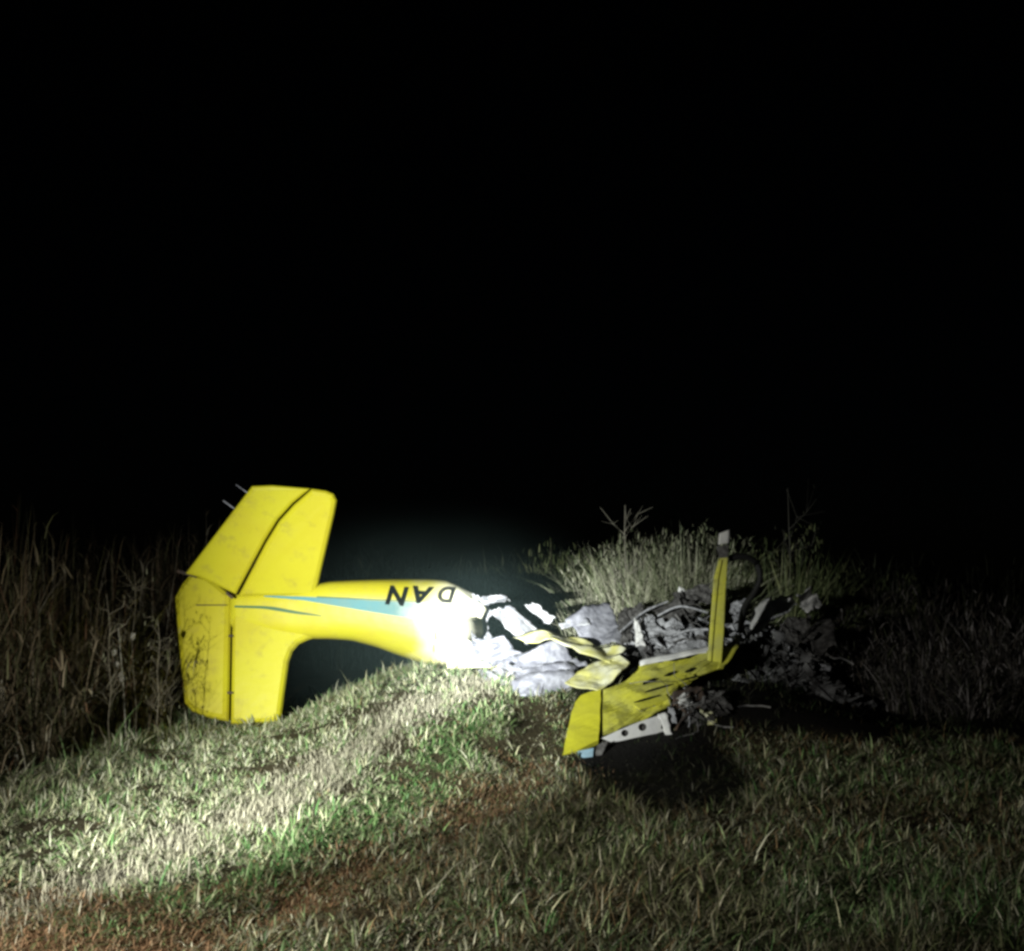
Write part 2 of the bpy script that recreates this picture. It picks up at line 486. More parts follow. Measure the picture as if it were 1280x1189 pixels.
# ------------------------------------------------------------------ plants that can be told apart
def tube_np(pts, r0, r1, col, sides=5):
    pts = [Vector(p) for p in pts]
    V = []; n = len(pts)
    for i, p in enumerate(pts):
        d = (pts[min(i + 1, n - 1)] - pts[max(i - 1, 0)]).normalized()
        a = d.orthogonal().normalized(); b = d.cross(a)
        r = r0 + (r1 - r0) * i / (n - 1)
        for k in range(sides):
            an = 2 * math.pi * k / sides
            V.append(p + a * (r * math.cos(an)) + b * (r * math.sin(an)))
    T = []
    for i in range(n - 1):
        for k in range(sides):
            a0 = i * sides + k; a1 = i * sides + (k + 1) % sides
            T += [(a0, a1, a1 + sides), (a0, a1 + sides, a0 + sides)]
    V = np.array([tuple(v) for v in V])
    return V, np.array(T), np.array([col]).repeat(len(V), 0)

def leaf_cloud(n, centre, rad, size, pal, rs, up=0.3):
    """small leaf-sized blades through an uneven crown"""
    d = rs.normal(0, 1, (n, 3)); d /= np.linalg.norm(d, axis=1)[:, None]
    rr = rs.random(n) ** 0.45
    p = d * rr[:, None]
    # lumps and gaps
    lump = np.array([mnoise.noise(Vector(q * 2.3 + centre)) for q in p])
    k = lump > -0.12 + 0.25 * (rr - 0.6)
    p = p[k]; lump = lump[k]; n = len(p)
    p *= (1 + 0.35 * lump)[:, None]
    P = p * np.array(rad) + np.array(centre)
    P[:, 2] = np.maximum(P[:, 2], gz(P[:, 0], P[:, 1]) + 0.02)
    col = np.array(pal)[rs.integers(0, len(pal), n)] * rs.uniform(0.65, 1.3, (n, 1))
    return blades(P, rs.uniform(size * 0.6, size * 1.5, n), rs.uniform(0, 6.28, n), np.abs(rs.normal(0.7, 0.5, n)).clip(0, 2.2),
                  rs.uniform(0.2, 0.5, n) * size * 0.34, col, 2, face=rs.uniform(0, 6.28, n)), P

def shrub(x, y, rad, hgt, n, size, pal, stemcol, label, cat="shrub", name="shrub", group=None, seed=1, twigs=10, z0=None, wisp=0.5):
    rs = np.random.default_rng(seed)
    z = gzf(x, y) if z0 is None else z0
    root = empty(name, (x, y, z))
    tag(root, label, cat, group)
    parts = []
    f, P = leaf_cloud(int(n * 1.0), np.array([x, y, z + hgt * 0.52]), (rad, rad * 0.75, hgt * 0.5), size, pal, rs)
    ng = int(n * wisp)
    ga = rs.uniform(0, 6.28, ng); gr = np.abs(rs.normal(0, 0.55, ng)) * rad
    gx = x + np.cos(ga) * gr; gy = y + np.sin(ga) * gr * 0.7
    gh = hgt * rs.uniform(0.35, 1.05, ng) * np.clip(1.1 - 0.45 * (gr / rad) ** 2, 0.3, 1)
    gcol = np.array(pal)[rs.integers(0, len(pal), ng)] * rs.uniform(0.6, 1.25, (ng, 1))
    g_ = blades(np.stack([gx, gy, gz(gx, gy) - 0.02], 1), gh, ga + rs.normal(0, 0.7, ng), np.abs(rs.normal(0.42, 0.3, ng)),
                rs.uniform(0.010, 0.022, ng), gcol, 5, curl=1.9, face=rs.uniform(0, 6.28, ng))
    fo_ = link("foliage", mesh_np("foliage", [f, g_]), M_grass, root)
    fo_["kind"] = "stuff"
    st = []
    for i in range(twigs):
        q = P[rs.integers(0, len(P))]
        q = np.array([x, y, z]) + (q - np.array([x, y, z])) * rs.uniform(0.9, 1.15)
        b = np.array([x + rs.normal(0, 0.08), y + rs.normal(0, 0.08), z - 0.03])
        m_ = b + (q - b) * np.array([0.3, 0.3, 0.55])
        st.append(tube_np([b, m_, q], 0.012, 0.003, stemcol, 4))
    link("stem", mesh_np("stem", st), M_stem, root)
    return root

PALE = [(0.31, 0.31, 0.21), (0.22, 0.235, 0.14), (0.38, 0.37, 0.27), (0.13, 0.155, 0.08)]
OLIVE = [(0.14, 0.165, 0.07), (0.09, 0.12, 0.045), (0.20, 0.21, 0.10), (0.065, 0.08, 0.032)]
BURNT = [(0.24, 0.22, 0.21), (0.05, 0.045, 0.04), (0.075, 0.062, 0.05), (0.03, 0.027, 0.025), (0.11, 0.10, 0.085), (0.05, 0.055, 0.03)]
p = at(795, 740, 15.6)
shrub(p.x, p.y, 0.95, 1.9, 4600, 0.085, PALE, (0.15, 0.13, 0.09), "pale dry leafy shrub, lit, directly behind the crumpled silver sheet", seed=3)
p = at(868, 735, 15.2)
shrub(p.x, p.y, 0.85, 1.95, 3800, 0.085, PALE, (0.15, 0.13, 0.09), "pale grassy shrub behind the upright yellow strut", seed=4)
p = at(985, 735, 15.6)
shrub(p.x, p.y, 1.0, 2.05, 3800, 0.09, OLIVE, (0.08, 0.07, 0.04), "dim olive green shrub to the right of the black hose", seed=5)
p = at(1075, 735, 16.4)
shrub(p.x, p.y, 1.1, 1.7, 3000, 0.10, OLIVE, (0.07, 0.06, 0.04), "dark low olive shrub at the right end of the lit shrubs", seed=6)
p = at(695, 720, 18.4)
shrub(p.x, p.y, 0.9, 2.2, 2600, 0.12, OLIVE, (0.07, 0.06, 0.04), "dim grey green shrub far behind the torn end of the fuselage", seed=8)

def bare_weed(x, y, hgt, nb, label, col, seed, cat="weed", name="bare_weed", group=None, z0=None, leaves=0, leafcol=None, spread=0.45, r=0.010, lean=(0, 0)):
    rs = np.random.default_rng(seed)
    z = gzf(x, y) if z0 is None else z0
    root = empty(name, (x, y, z))
    tag(root, label, cat, group)
    ax = [np.array([x, y, z - 0.03])]
    for i in range(1, 6):
        t = i / 5
        ax.append(np.array([x + lean[0] * t * t + rs.normal(0, 0.02), y + lean[1] * t * t + rs.normal(0, 0.02), z + hgt * t]))
    link("stem", mesh_np("stem", [tube_np(ax, r, r * 0.3, col, 5)]), M_stem, root)
    br = []; tips = []
    for i in range(nb):
        t = rs.uniform(0.25, 0.95)
        k = min(int(t * 5), 4)
        b = ax[k] + (ax[k + 1] - ax[k]) * (t * 5 - k)
        an = rs.uniform(0, 6.28); L_ = hgt * spread * rs.uniform(0.4, 1) * (1.1 - 0.6 * t)
        e = b + np.array([math.cos(an) * L_ * 0.7, math.sin(an) * L_ * 0.7, L_ * rs.uniform(0.35, 0.9)])
        m_ = b + (e - b) * 0.5 + rs.normal(0, 0.10 * L_ + 0.015, 3)
        br.append(tube_np([b, m_, e], r * 0.5, r * 0.2, col, 4)); tips += [e, m_]
        for j in range(2):
            e2 = m_ + rs.normal(0, L_ * 0.25, 3) + np.array([0, 0, L_ * 0.2])
            br.append(tube_np([m_, e2], r * 0.3, r * 0.15, col, 3)); tips.append(e2)
    link("branch", mesh_np("branch", br), M_stem, root)
    if leaves:
        tp = np.array(tips); P = tp[rs.integers(0, len(tp), leaves)] + rs.normal(0, 0.05, (leaves, 3))
        c = np.array([leafcol]) * rs.uniform(0.6, 1.4, (leaves, 1))
        lc = link("leaf_cluster", mesh_np("leaf_cluster", [blades(P, rs.uniform(0.03, 0.08, leaves), rs.uniform(0, 6.28, leaves), rs.uniform(0.3, 1.8, leaves),
                                                rs.uniform(0.006, 0.016, leaves), c, 2)]), M_grass, root)
        lc["kind"] = "stuff"
    return root, ax

p = at(782, 700, 15.0); bare_weed(p.x, p.y, 2.15, 16, "pale bare forked twigs rising above the lit shrub left of the yellow strut", (0.26, 0.24, 0.19), 21, z0=gzf(p.x, p.y))
p = at(985, 700, 16.2); bare_weed(p.x, p.y, 2.9, 14, "tall dark thin weed standing above the olive shrub at right", (0.09, 0.085, 0.07), 22, leaves=60, leafcol=(0.06, 0.06, 0.04))
# leafy stalks between the torch and the rudder
for i, (xx, yy, hh, lab) in enumerate([
        (-3.40, 10.6, 1.25, "leafy thin weed stalk nearest the left edge of the yellow rudder"),
        (-3.62, 9.9, 1.45, "tall dry branching weed at the edge of the rank grass, well left of the rudder"),
        (-3.52, 11.3, 1.05, "short leafy weed at the lower left corner of the rudder"),
        (-3.74, 10.9, 1.7, "tallest dry weed beside the rudder, forked near its top")]):
    bare_weed(xx, yy, hh, 20, lab, (0.17, 0.145, 0.10), 40 + i, leaves=34, leafcol=(0.13, 0.125, 0.075), spread=0.30, r=0.0045)

def seed_stalk(px, py0, py1, Y, label, pods, seed):
    rs = np.random.default_rng(seed)
    b = at(px, py1, Y); t_ = at(px, py0, Y)
    z = gzf(b.x, b.y)
    root = empty("seed_stalk", (b.x, b.y, z))
    tag(root, label, "weed")
    pts = [np.array([b.x + 0.08, b.y, z - 0.02]), np.array([b.x + 0.05, b.y, (z + t_.z) / 2]), np.array([t_.x, t_.y, t_.z])]
    link("stem", mesh_np("stem", [tube_np(pts, 0.008, 0.004, (0.3, 0.28, 0.22), 5)]), M_stem, root)
    for (qx, qy, s) in pods:
        c = at(qx, qy, Y - 0.02)
        bm = bmesh.new()
        bmesh.ops.create_icosphere(bm, subdivisions=2, radius=s)
        for v in bm.verts:
            v.co *= 0.8 + 0.8 * mnoise.noise(v.co * 55 + Vector((seed, qx, 0)))
            v.co.z *= 1.7
            v.co += c
        from_bm("seed_head", bm, M_pod, root, True)
    return root
seed_stalk(148, 785, 905, 10.6, "pale seed heads strung on one stalk in the dark grass left of the rudder", [(143, 815, .028), (146, 830, .03), (152, 846, .035), (166, 795, .026)], 61)
seed_stalk(22, 915, 985, 8.7, "two pale seed heads low in the dark grass at the left edge", [(22, 930, .022), (20, 949, .026)], 62)
seed_stalk(2, 850, 985, 8.8, "single pale seed head at the extreme left edge of the grass", [(3, 862, .024)], 63)
seed_stalk(69, 960, 992, 8.9, "lone white flower head just above the bright grass at left", [(69, 973, .03)], 64)

# scorched growth at right
spots = [(1090, 15.0, .8, 1.5), (1165, 14.2, .7, 1.35), (1235, 13.2, .65, 1.2), (1065, 13.3, .6, 1.0), (1140, 12.4, .6, .9), (1215, 11.9, .55, .75), (1275, 12.3, .6, .95)]
labs = ["blackened shrub at the back of the burnt patch, beside the ash heap", "blackened shrub in the middle of the dark burnt growth at right",
        "blackened shrub at the back near the right edge of the photo", "low charred shrub just right of the ash coloured rubble",
        "low charred shrub at the front of the burnt patch", "smallest charred shrub near the grass at far right", "charred shrub cut by the right edge"]
for i, (px, Y, r_, h_) in enumerate(spots):
    p = at(px, 760, Y)
    shrub(p.x, p.y, r_, h_, 850, 0.13, BURNT, (0.05, 0.045, 0.045), labs[i], name="charred_shrub", cat="burnt shrub", group="burnt shrubs right of the wreck", seed=70 + i, twigs=26, wisp=0.25)

# ------------------------------------------------------------------ plates for the tail surfaces
def fill_flat(bm, verts, nrm):
    """triangulate a flat outline that may be concave"""
    ax = nrm.orthogonal().normalized(); ay = nrm.cross(ax)
    flat = [Vector((v.co.dot(ax), v.co.dot(ay), 0)) for v in verts]
    out = []
    for t in tessellate_polygon([flat]):
        try: out.append(bm.faces.new([verts[i] for i in t]))
        except ValueError: pass
    return out

def plate(name, outline, thick, m, parent, rim=0.05, smooth=False):
    """airfoil-like slab: outline is a list of 3D points in order"""
    pts = [Vector(p) for p in outline]
    c = sum(pts, Vector()) / len(pts)
    nrm = Vector()
    for i in range(len(pts)):
        nrm += (pts[i] - c).cross(pts[(i + 1) % len(pts)] - c)
    nrm.normalize()
    if nrm.y > 0:
        nrm = -nrm; pts = pts[::-1]
    n = len(pts)
    def inset(dist):
        out = []
        for i in range(n):
            a = (pts[i] - pts[i - 1]).normalized(); b = (pts[(i + 1) % n] - pts[i]).normalized()
            na = nrm.cross(a); nb = nrm.cross(b)
            bi = (na + nb)
            bi = bi.normalized() if bi.length > 1e-6 else na
            s = dist / max(0.5, bi.dot(na))
            out.append(pts[i] + bi * s)
        return out
    bm = bmesh.new()
    r0 = [bm.verts.new(p) for p in pts]
    i1 = inset(rim * 0.3); i2 = inset(rim)
    fr1 = [bm.verts.new(p + nrm * thick * 0.30) for p in i1]
    fr2 = [bm.verts.new(p + nrm * thick * 0.5) for p in i2]
    bk1 = [bm.verts.new(p - nrm * thick * 0.30) for p in i1]
    bk2 = [bm.verts.new(p - nrm * thick * 0.5) for p in i2]
    for A, B in ((r0, fr1), (fr1, fr2), (bk1, r0), (bk2, bk1)):
        for i in range(n):
            j = (i + 1) % n
            bm.faces.new((A[i], A[j], B[j], B[i]))
    fill_flat(bm, fr2, nrm); fill_flat(bm, bk2, nrm)
    return from_bm(name, bm, m, parent, smooth)

# --- the tail ------------------------------------------------------
TY = 12.6
tail = empty("aircraft_tail", at(320, 905, TY))
tag(tail, "yellow aircraft tail with fuselage lying overturned, fin resting on the grass", "aircraft wreck")

FS = [  # photo column, top row, bottom row, half depth
    (288, 744, 784, 0.10), (315, 741, 789, 0.14), (345, 738, 794, 0.18), (380, 733, 798, 0.22), (396, 730, 799, 0.24), (412, 727, 799, 0.26),
    (440, 725.5, 801, 0.29), (470, 724.5, 809, 0.32), (500, 724, 820, 0.35), (530, 724, 830, 0.37), (545, 724.5, 833, 0.38),
    (560, 726, 834, 0.39), (575, 733, 834, 0.40), (590, 741, 833, 0.40), (604, 748, 832, 0.40)]
_fx = np.array([a[0] for a in FS]); _ft = np.array([a[1] for a in FS]); _fb = np.array([a[2] for a in FS]); _fw = np.array([a[3] for a in FS])
def fus(px, v, n=3.6):
    """surface point of the near side; v -1 top .. 1 bottom"""
    t = np.interp(px, _fx, _ft); b = np.interp(px, _fx, _fb); w_ = np.interp(px, _fx, _fw)
    d = w_ * max(0.0, 1 - abs(v) ** n) ** (1 / n)
    return (t + b) / 2 + v * (b - t) / 2, TY + 0.05 - 0.0009 * (px - 300) * 0 - d, d
def fus_pt(px, py, lift=0.0):
    t = float(np.interp(px, _fx, _ft)); b = float(np.interp(px, _fx, _fb))
    v = max(-0.98, min(0.98, (py - (t + b) / 2) / ((b - t) / 2)))
    _, Y, d = fus(px, v)
    return at(px, py, Y - lift)

def loft_fuselage():
    bm = bmesh.new()
    rings = []
    cols = list(np.linspace(288, 604, 42))
    SEG = 36
    for ci, px in enumerate(cols):
        t = float(np.interp(px, _fx, _ft)); b = float(np.interp(px, _fx, _fb)); w_ = float(np.interp(px, _fx, _fw))
        ring = []
        for k in range(SEG):
            an = 2 * math.pi * k / SEG
            ca, sa = math.cos(an), math.sin(an)
            e = 2 / 3.6
            v = math.copysign(abs(sa) ** e, sa); d = math.copysign(abs(ca) ** e, ca)
            Yc = TY + 0.05
            py = (t + b) / 2 + v * (b - t) / 2
            P = at(px, py, Yc)
            # photo outline is matched at the rim; depth is real
            P2 = Vector((P.x, Yc - d * w_, P.z))
            if d > 0:
                P2 = at(px, py, Yc - d * w_)
            if px > 574:   # dents near the break
                P2.y += 0.05 * mnoise.noise(P2 * 3.1) * (px - 574) / 30
                P2.x += (px - 574) / 30 * 0.16 * mnoise.noise(Vector((v * 3.3, d * 2, 5.0)))
            ring.append(bm.verts.new(P2))
        rings.append(ring)
    for A, B in zip(rings[:-1], rings[1:]):
        for k in range(SEG):
            j = (k + 1) % SEG
            bm.faces.new((A[k], A[j], B[j], B[k]))
    bm.faces.new(rings[0])
    # torn open end: inner wall
    inner = []
    for v in rings[-1]:
        inner.append(bm.verts.new(v.co + Vector((-0.5, (TY + 0.05 - v.co.y) * 0.05, (CH - v.co.z - 0.55) * 0.04))))
    for k in range(SEG):
        j = (k + 1) % SEG
        bm.faces.new((rings[-1][k], rings[-1][j], inner[j], inner[k]))
    return from_bm("fuselage", bm, None, tail, True)

# paint: yellow, with the torch hot spot painted in pale towards the torn end
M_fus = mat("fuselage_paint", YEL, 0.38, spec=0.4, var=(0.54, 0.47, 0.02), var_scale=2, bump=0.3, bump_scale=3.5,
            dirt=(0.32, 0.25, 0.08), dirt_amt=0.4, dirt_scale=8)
def add_hot_spot(m, x0, x1, colr):
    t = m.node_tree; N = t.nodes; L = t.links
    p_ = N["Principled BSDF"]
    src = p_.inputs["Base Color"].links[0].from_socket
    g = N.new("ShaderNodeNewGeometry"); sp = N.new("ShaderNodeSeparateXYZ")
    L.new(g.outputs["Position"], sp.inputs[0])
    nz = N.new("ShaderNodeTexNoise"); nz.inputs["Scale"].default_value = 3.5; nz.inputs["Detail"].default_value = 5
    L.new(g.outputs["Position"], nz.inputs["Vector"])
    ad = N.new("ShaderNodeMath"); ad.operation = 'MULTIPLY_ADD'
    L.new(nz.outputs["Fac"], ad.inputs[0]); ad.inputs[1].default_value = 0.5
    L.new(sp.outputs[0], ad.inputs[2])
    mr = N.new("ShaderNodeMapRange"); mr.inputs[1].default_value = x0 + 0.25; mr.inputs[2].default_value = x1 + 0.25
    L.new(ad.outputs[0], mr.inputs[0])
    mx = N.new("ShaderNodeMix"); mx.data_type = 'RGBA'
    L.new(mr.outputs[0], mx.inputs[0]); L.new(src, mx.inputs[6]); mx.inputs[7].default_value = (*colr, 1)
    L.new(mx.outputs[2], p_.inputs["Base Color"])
add_hot_spot(M_fus, -1.12, -0.6, (0.80, 0.77, 0.58))
add_hot_spot(M_teal, -1.30, -0.95, (0.72, 0.72, 0.64))  # stripe washed out by the torch, put into its colour
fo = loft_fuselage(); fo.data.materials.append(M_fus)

def decal(name, cols, tops, bots, m, lift=0.006, nv=4, nx=14):
    bm = bmesh.new(); grid = []
    for px in np.linspace(cols[0], cols[-1], nx):
        t = np.interp(px, cols, tops); b = np.interp(px, cols, bots)
        grid.append([bm.verts.new(fus_pt(px, t + (b - t) * k / nv, lift)) for k in range(nv + 1)])
    for A, B in zip(grid[:-1], grid[1:]):
        for k in range(nv): bm.faces.new((A[k], A[k + 1], B[k + 1], B[k]))
    return from_bm(name, bm, m, tail, True)
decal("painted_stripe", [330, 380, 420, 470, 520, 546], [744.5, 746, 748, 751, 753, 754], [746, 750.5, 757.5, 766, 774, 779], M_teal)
decal("thin_stripe", [293, 330, 345, 370, 402], [757, 757.5, 759, 764, 769.5], [759.5, 761, 763.5, 767.5, 770.5], M_dkgreen)
decal("stripe_edge", [396, 440, 480, 520], [745.5, 747.5, 749.5, 751.2], [747, 749.2, 751, 752.3], M_dkgreen, lift=0.009, nv=1)
# panel joints near the letters
for (a, b, c, d) in ((541.5, 543.5, 758, 780), (543.5, 545.5, 789, 800), (541, 543, 806, 815)):
    decal("panel_joint", [a, b], [c, c], [d, d], M_char, lift=0.008, nv=3, nx=2)
decal("panel_joint", [535, 545], [753.5, 756.5], [755, 758.5], M_char, lift=0.012, nv=1, nx=3)
decal("panel_joint", [548, 585], [752.5, 753.5], [754, 755], M_ash, lift=0.008, nv=1, nx=6)

M_black_worn = mat("worn_black_paint", (0.02, 0.02, 0.018), 0.7, spec=0.05, var=(0.07, 0.067, 0.05), var_scale=14)
def letter(ch, px0, px1, py0, py1, tilt, m_=None):
    cu = bpy.data.curves.new("registration_letter", 'FONT')
    cu.body = ch; cu.size = 1.0; cu.shear = 0.28; cu.offset = 0.038; cu.extrude = 0.0
    tmp = bpy.data.objects.new("tmp", cu); COL.objects.link(tmp)
    dg = bpy.context.evaluated_depsgraph_get(); dg.update()
    me = bpy.data.meshes.new_from_object(tmp.evaluated_get(dg))
    bpy.data.objects.remove(tmp); bpy.data.curves.remove(cu)
    co = np.array([v.co[:] for v in me.vertices])
    mn = co.min(0); mxx = co.max(0)
    bm = bmesh.new(); bm.from_mesh(me); bpy.data.meshes.remove(me)
    bmesh.ops.triangulate(bm, faces=list(bm.faces))
    bmesh.ops.subdivide_edges(bm, edges=list(bm.edges), cuts=4, use_grid_fill=True)
    for v in bm.verts:
        u = 1 - (v.co.x - mn[0]) / (mxx[0] - mn[0]); q = (v.co.y - mn[1]) / (mxx[1] - mn[1])   # turned upside down with the aircraft
        px = px0 + (px1 - px0) * u; py = py0 + (py1 - py0) * q + tilt * (u - 0.5)
        v.co = fus_pt(px, py, 0.012)
    from_bm("registration_letter", bm, m_ or M_black, tail)
letter("N", 481, 511, 732.5, 757, 3)
letter("A", 516, 543, 733, 755, 2)
letter("D", 547, 570, 733, 753.5, 2, M_black_worn)

# fin, rudder, tailplane, elevator
def PL(pts, f):
    return [at(x, y, f(x, y)) for x, y in pts]
finY = lambda x, y: TY - 0.02 - 0.0026 * (y - 780) 
fin_pts = [(290.8, 765), (288.6, 905), (302, 906.5), (348, 903), (352, 893), (356, 862), (361, 828), (366, 814), (374, 805), (386, 799.5), (400, 796), (400, 775)]
plate("fin", PL(fin_pts, lambda x, y: finY(x, y) + 0.0), 0.13, M_yellow, tail, 0.05)
rud_pts = [(240, 716), (262, 722), (276, 733), (289, 744), (287.5, 824), (286, 902), (262, 897.5), (240, 889), (231, 879), (226, 830), (221, 775), (219, 747), (228, 730)]
plate("rudder", PL(rud_pts, lambda x, y: finY(x, y) - 0.02), 0.12, M_yellow, tail, 0.06)
stY = lambda x, y: TY - 0.10 - 0.0034 * (742 - y)
elev_pts = [(232, 717), (315, 608), (340, 607), (388, 611), (366, 629), (347, 650), (331, 676), (295, 743), (270, 731), (250, 722)]
plate("elevator", PL(elev_pts, lambda x, y: stY(x, y) + 0.0), 0.07, M_yellow, tail, 0.04)
stab_pts = [(297.8, 745), (333, 677.5), (349, 651.5), (368, 630.5), (390, 611.3), (408, 614), (417, 618), (421, 626), (418, 642), (394, 745)]
plate("stabilizer", PL(stab_pts, lambda x, y: stY(x, y)), 0.10, M_yellow, tail, 0.05)
# hinge brackets, static wicks, rudder joint strip
def bar(name, p0, p1, r, m, parent, sides=6):
    v, t, c = tube_np([p0, Vector(p0).lerp(Vector(p1), 0.5), p1], r, r * 0.9, (1, 1, 1), sides)
    bm = bmesh.new()
    vv = [bm.verts.new(q) for q in v]
    for f in t: bm.faces.new([vv[i] for i in f])
    n = sides
    bm.faces.new(vv[:n][::-1]); bm.faces.new(vv[-n:])
    return from_bm(name, bm, m, parent, False)
bar("static_wick", at(309, 616, stY(309, 616)), at(295, 606, stY(309, 616)), 0.006, M_alu, tail)
bar("static_wick", at(293, 636, stY(293, 636)), at(279, 626, stY(293, 636)), 0.008, M_alu, tail)
bar("hinge_bracket", at(283, 741, TY - 0.2), at(291, 748, TY - 0.19), 0.018, M_rust, tail)
bar("hinge_bracket", at(286, 795, TY - 0.12), at(292, 795, TY - 0.12), 0.014, M_rust, tail)
bar("hinge_bracket", at(284, 866, TY - 0.32), at(292, 866, TY - 0.32), 0.014, M_rust, tail)
bar("trim_rod", at(245, 756.5, TY - 0.09), at(283, 756.5, TY - 0.09), 0.007, M_rust, tail)
bar("control_horn", at(222, 714, TY - 0.05), at(246, 721, TY - 0.1), 0.02, M_rust, tail)

# ------------------------------------------------------------------ crumpled sheets
def sheet(name, corners, m, label, cat, amp=0.05, seed=0, nx=10, ny=8, parent=None, thick=0.006, jag=0.12, freq=4.0, group=None, fold=0.0, curl=0.0, folds=0.0):
    """torn crumpled sheet; corners a,b,c,d in order: list of (px,py,Y)"""
    a, b, c, d = [at(*q) for q in corners]
    sv = Vector((seed * 3.7, seed * 1.3, seed * 7.1))
    nrm = (b - a).cross(d - a).normalized()
    if nrm.y > 0: nrm = -nrm
    sz = ((b - a).length + (d - a).length) * 0.5
    bm = bmesh.new()
    F_, B_ = [], []
    for j in range(ny + 1):
        fr, bk = [], []
        for i in range(nx + 1):
            u, v = i / nx, j / ny
            uu, vv = u, v
            p0 = a.lerp(b, u).lerp(d.lerp(c, u), v)
            # ragged edges
            e = 0
            if i in (0, nx): p0 += (b - a).normalized() * mnoise.noise(Vector((v * 5, seed, i))) * jag * sz
            if j in (0, ny): p0 += (d - a).normalized() * mnoise.noise(Vector((u * 5, seed + 9, j))) * jag * sz
            h = mnoise.noise(p0 * freq + sv) + 0.6 * abs(mnoise.noise(p0 * freq * 2.3 + sv)) + 0.35 * mnoise.noise(p0 * freq * 5 + sv)
            if folds:
                q_ = Vector((u * 1.3 + 0.7 * v, v * folds + u * 0.9, seed * 2.7))
                h = 1.5 * mnoise.noise(q_) + 0.45 * mnoise.noise(q_ * 2.3) + 0.18 * mnoise.noise(p0 * 9)
            p0 = p0 + nrm * (amp * h + fold * sz * abs(u - 0.5) + curl * sz * (v - 0.5) ** 2)
            fr.append(bm.verts.new(p0)); bk.append(bm.verts.new(p0 - nrm * thick))
        F_.append(fr); B_.append(bk)
    for j in range(ny):
        for i in range(nx):
            bm.faces.new((F_[j][i], F_[j][i + 1], F_[j + 1][i + 1], F_[j + 1][i]))
            bm.faces.new((B_[j][i], B_[j + 1][i], B_[j + 1][i + 1], B_[j][i + 1]))
    for i in range(nx):
        bm.faces.new((F_[0][i], B_[0][i], B_[0][i + 1], F_[0][i + 1]))
        bm.faces.new((F_[ny][i], F_[ny][i + 1], B_[ny][i + 1], B_[ny][i]))
    for j in range(ny):
        bm.faces.new((F_[j][0], F_[j + 1][0], B_[j + 1][0], B_[j][0]))
        bm.faces.new((F_[j][nx], B_[j][nx], B_[j + 1][nx], F_[j + 1][nx]))
    o = from_bm(name, bm, m, parent, m in (M_primer, M_pale, M_yellow_pale, M_yellow_worn) or folds > 0)
    if parent is None: tag(o, label, cat, group)
    return o

Y0 = TY - 0.15
# torn skins hanging off the fuselage end (parts of the tail)
sheet("torn_skin", [(590, 742, Y0 - .1), (612, 752, Y0 - .05), (612, 800, Y0 - .1), (590, 800, Y0 - .25)], M_ash, None, None, 0.07, 1, parent=tail, jag=.25, nx=12, ny=12)
sheet("torn_skin", [(611, 764, Y0 - .2), (637, 757, Y0 - .1), (686, 797, Y0 + .1), (655, 806, Y0 - .1)], M_pale, None, None, 0.06, 2, parent=tail, nx=12, ny=10, jag=.12, freq=5)
sheet("torn_skin", [(585, 800, Y0 - .35), (630, 795, Y0 - .3), (660, 830, Y0 - .35), (600, 832, Y0 - .4)], M_alu, None, None, 0.09, 3, parent=tail, nx=16, ny=16, folds=4.0, jag=.2)
sheet("torn_skin", [(596, 749, Y0), (632, 747, Y0), (638, 757, Y0 - .1), (606, 762, Y0 - .1)], M_pale, None, None, 0.08, 4, parent=tail, curl=.6, nx=12, jag=.25)
sheet("torn_skin", [(560, 822, Y0 - .35), (640, 818, Y0 - .3), (648, 833, Y0 - .35), (558, 836, Y0 - .38)], M_yellow_pale, None, None, 0.03, 5, parent=tail, jag=.04)
# loose sheets between tail and wing
sheet("torn_sheet", [(656, 759, 12.7), (672, 757, 12.7), (694, 774, 12.6), (688, 783, 12.6)], M_pale, "small curled white strip sticking up against the dark, right of the torn fuselage", "metal sheet", 0.07, 6, nx=12, ny=7, curl=.9, jag=.22, freq=7)
sheet("torn_sheet", [(640, 796, 12.2), (708, 789, 12.2), (783, 812, 11.6), (762, 830, 11.3)], M_yellow_pale, "long pale yellow torn skin running from the fuselage to the wing", "metal sheet", 0.08, 7, nx=20, ny=14, jag=.05, folds=3.2)
sheet("torn_sheet", [(636, 812, 11.9), (700, 800, 12.0), (735, 836, 11.6), (650, 846, 11.5)], M_alu, "crumpled grey metal sheet under the long pale yellow skin", "metal sheet", 0.11, 8, nx=18, ny=16, folds=3.6)
sheet("torn_sheet", [(648, 838, 11.6), (722, 828, 11.5), (716, 858, 11.1), (640, 872, 11.0)], M_alu, "low lilac grey rumpled sheet lying in the grass under the break", "metal sheet", 0.10, 9, nx=18, ny=14, folds=3.4)
sheet("torn_sheet", [(598, 838, 11.9), (650, 832, 11.8), (656, 858, 11.3), (600, 860, 11.4)], M_ash, "flattened grey scrap in the grass beneath the white fuselage end", "metal sheet", 0.07, 10, nx=10, ny=6, freq=6)
# silver crumpled sheet
sheet("crumpled_sheet", [(706, 778, 12.5), (762, 750, 12.9), (782, 806, 12.2), (745, 802, 12.1)], M_alu, "crumpled silver sheet with a pointed left end in front of the pale shrub", "metal sheet", 0.09, 11, nx=18, ny=16, folds=2.2, jag=.06)
sheet("torn_sheet", [(698, 779, 12.5), (734, 772, 12.5), (738, 780, 12.4), (702, 786, 12.4)], M_pale, "narrow white torn tip pointing left from the silver sheet", "metal sheet", 0.03, 12, nx=10, ny=5, jag=.18)

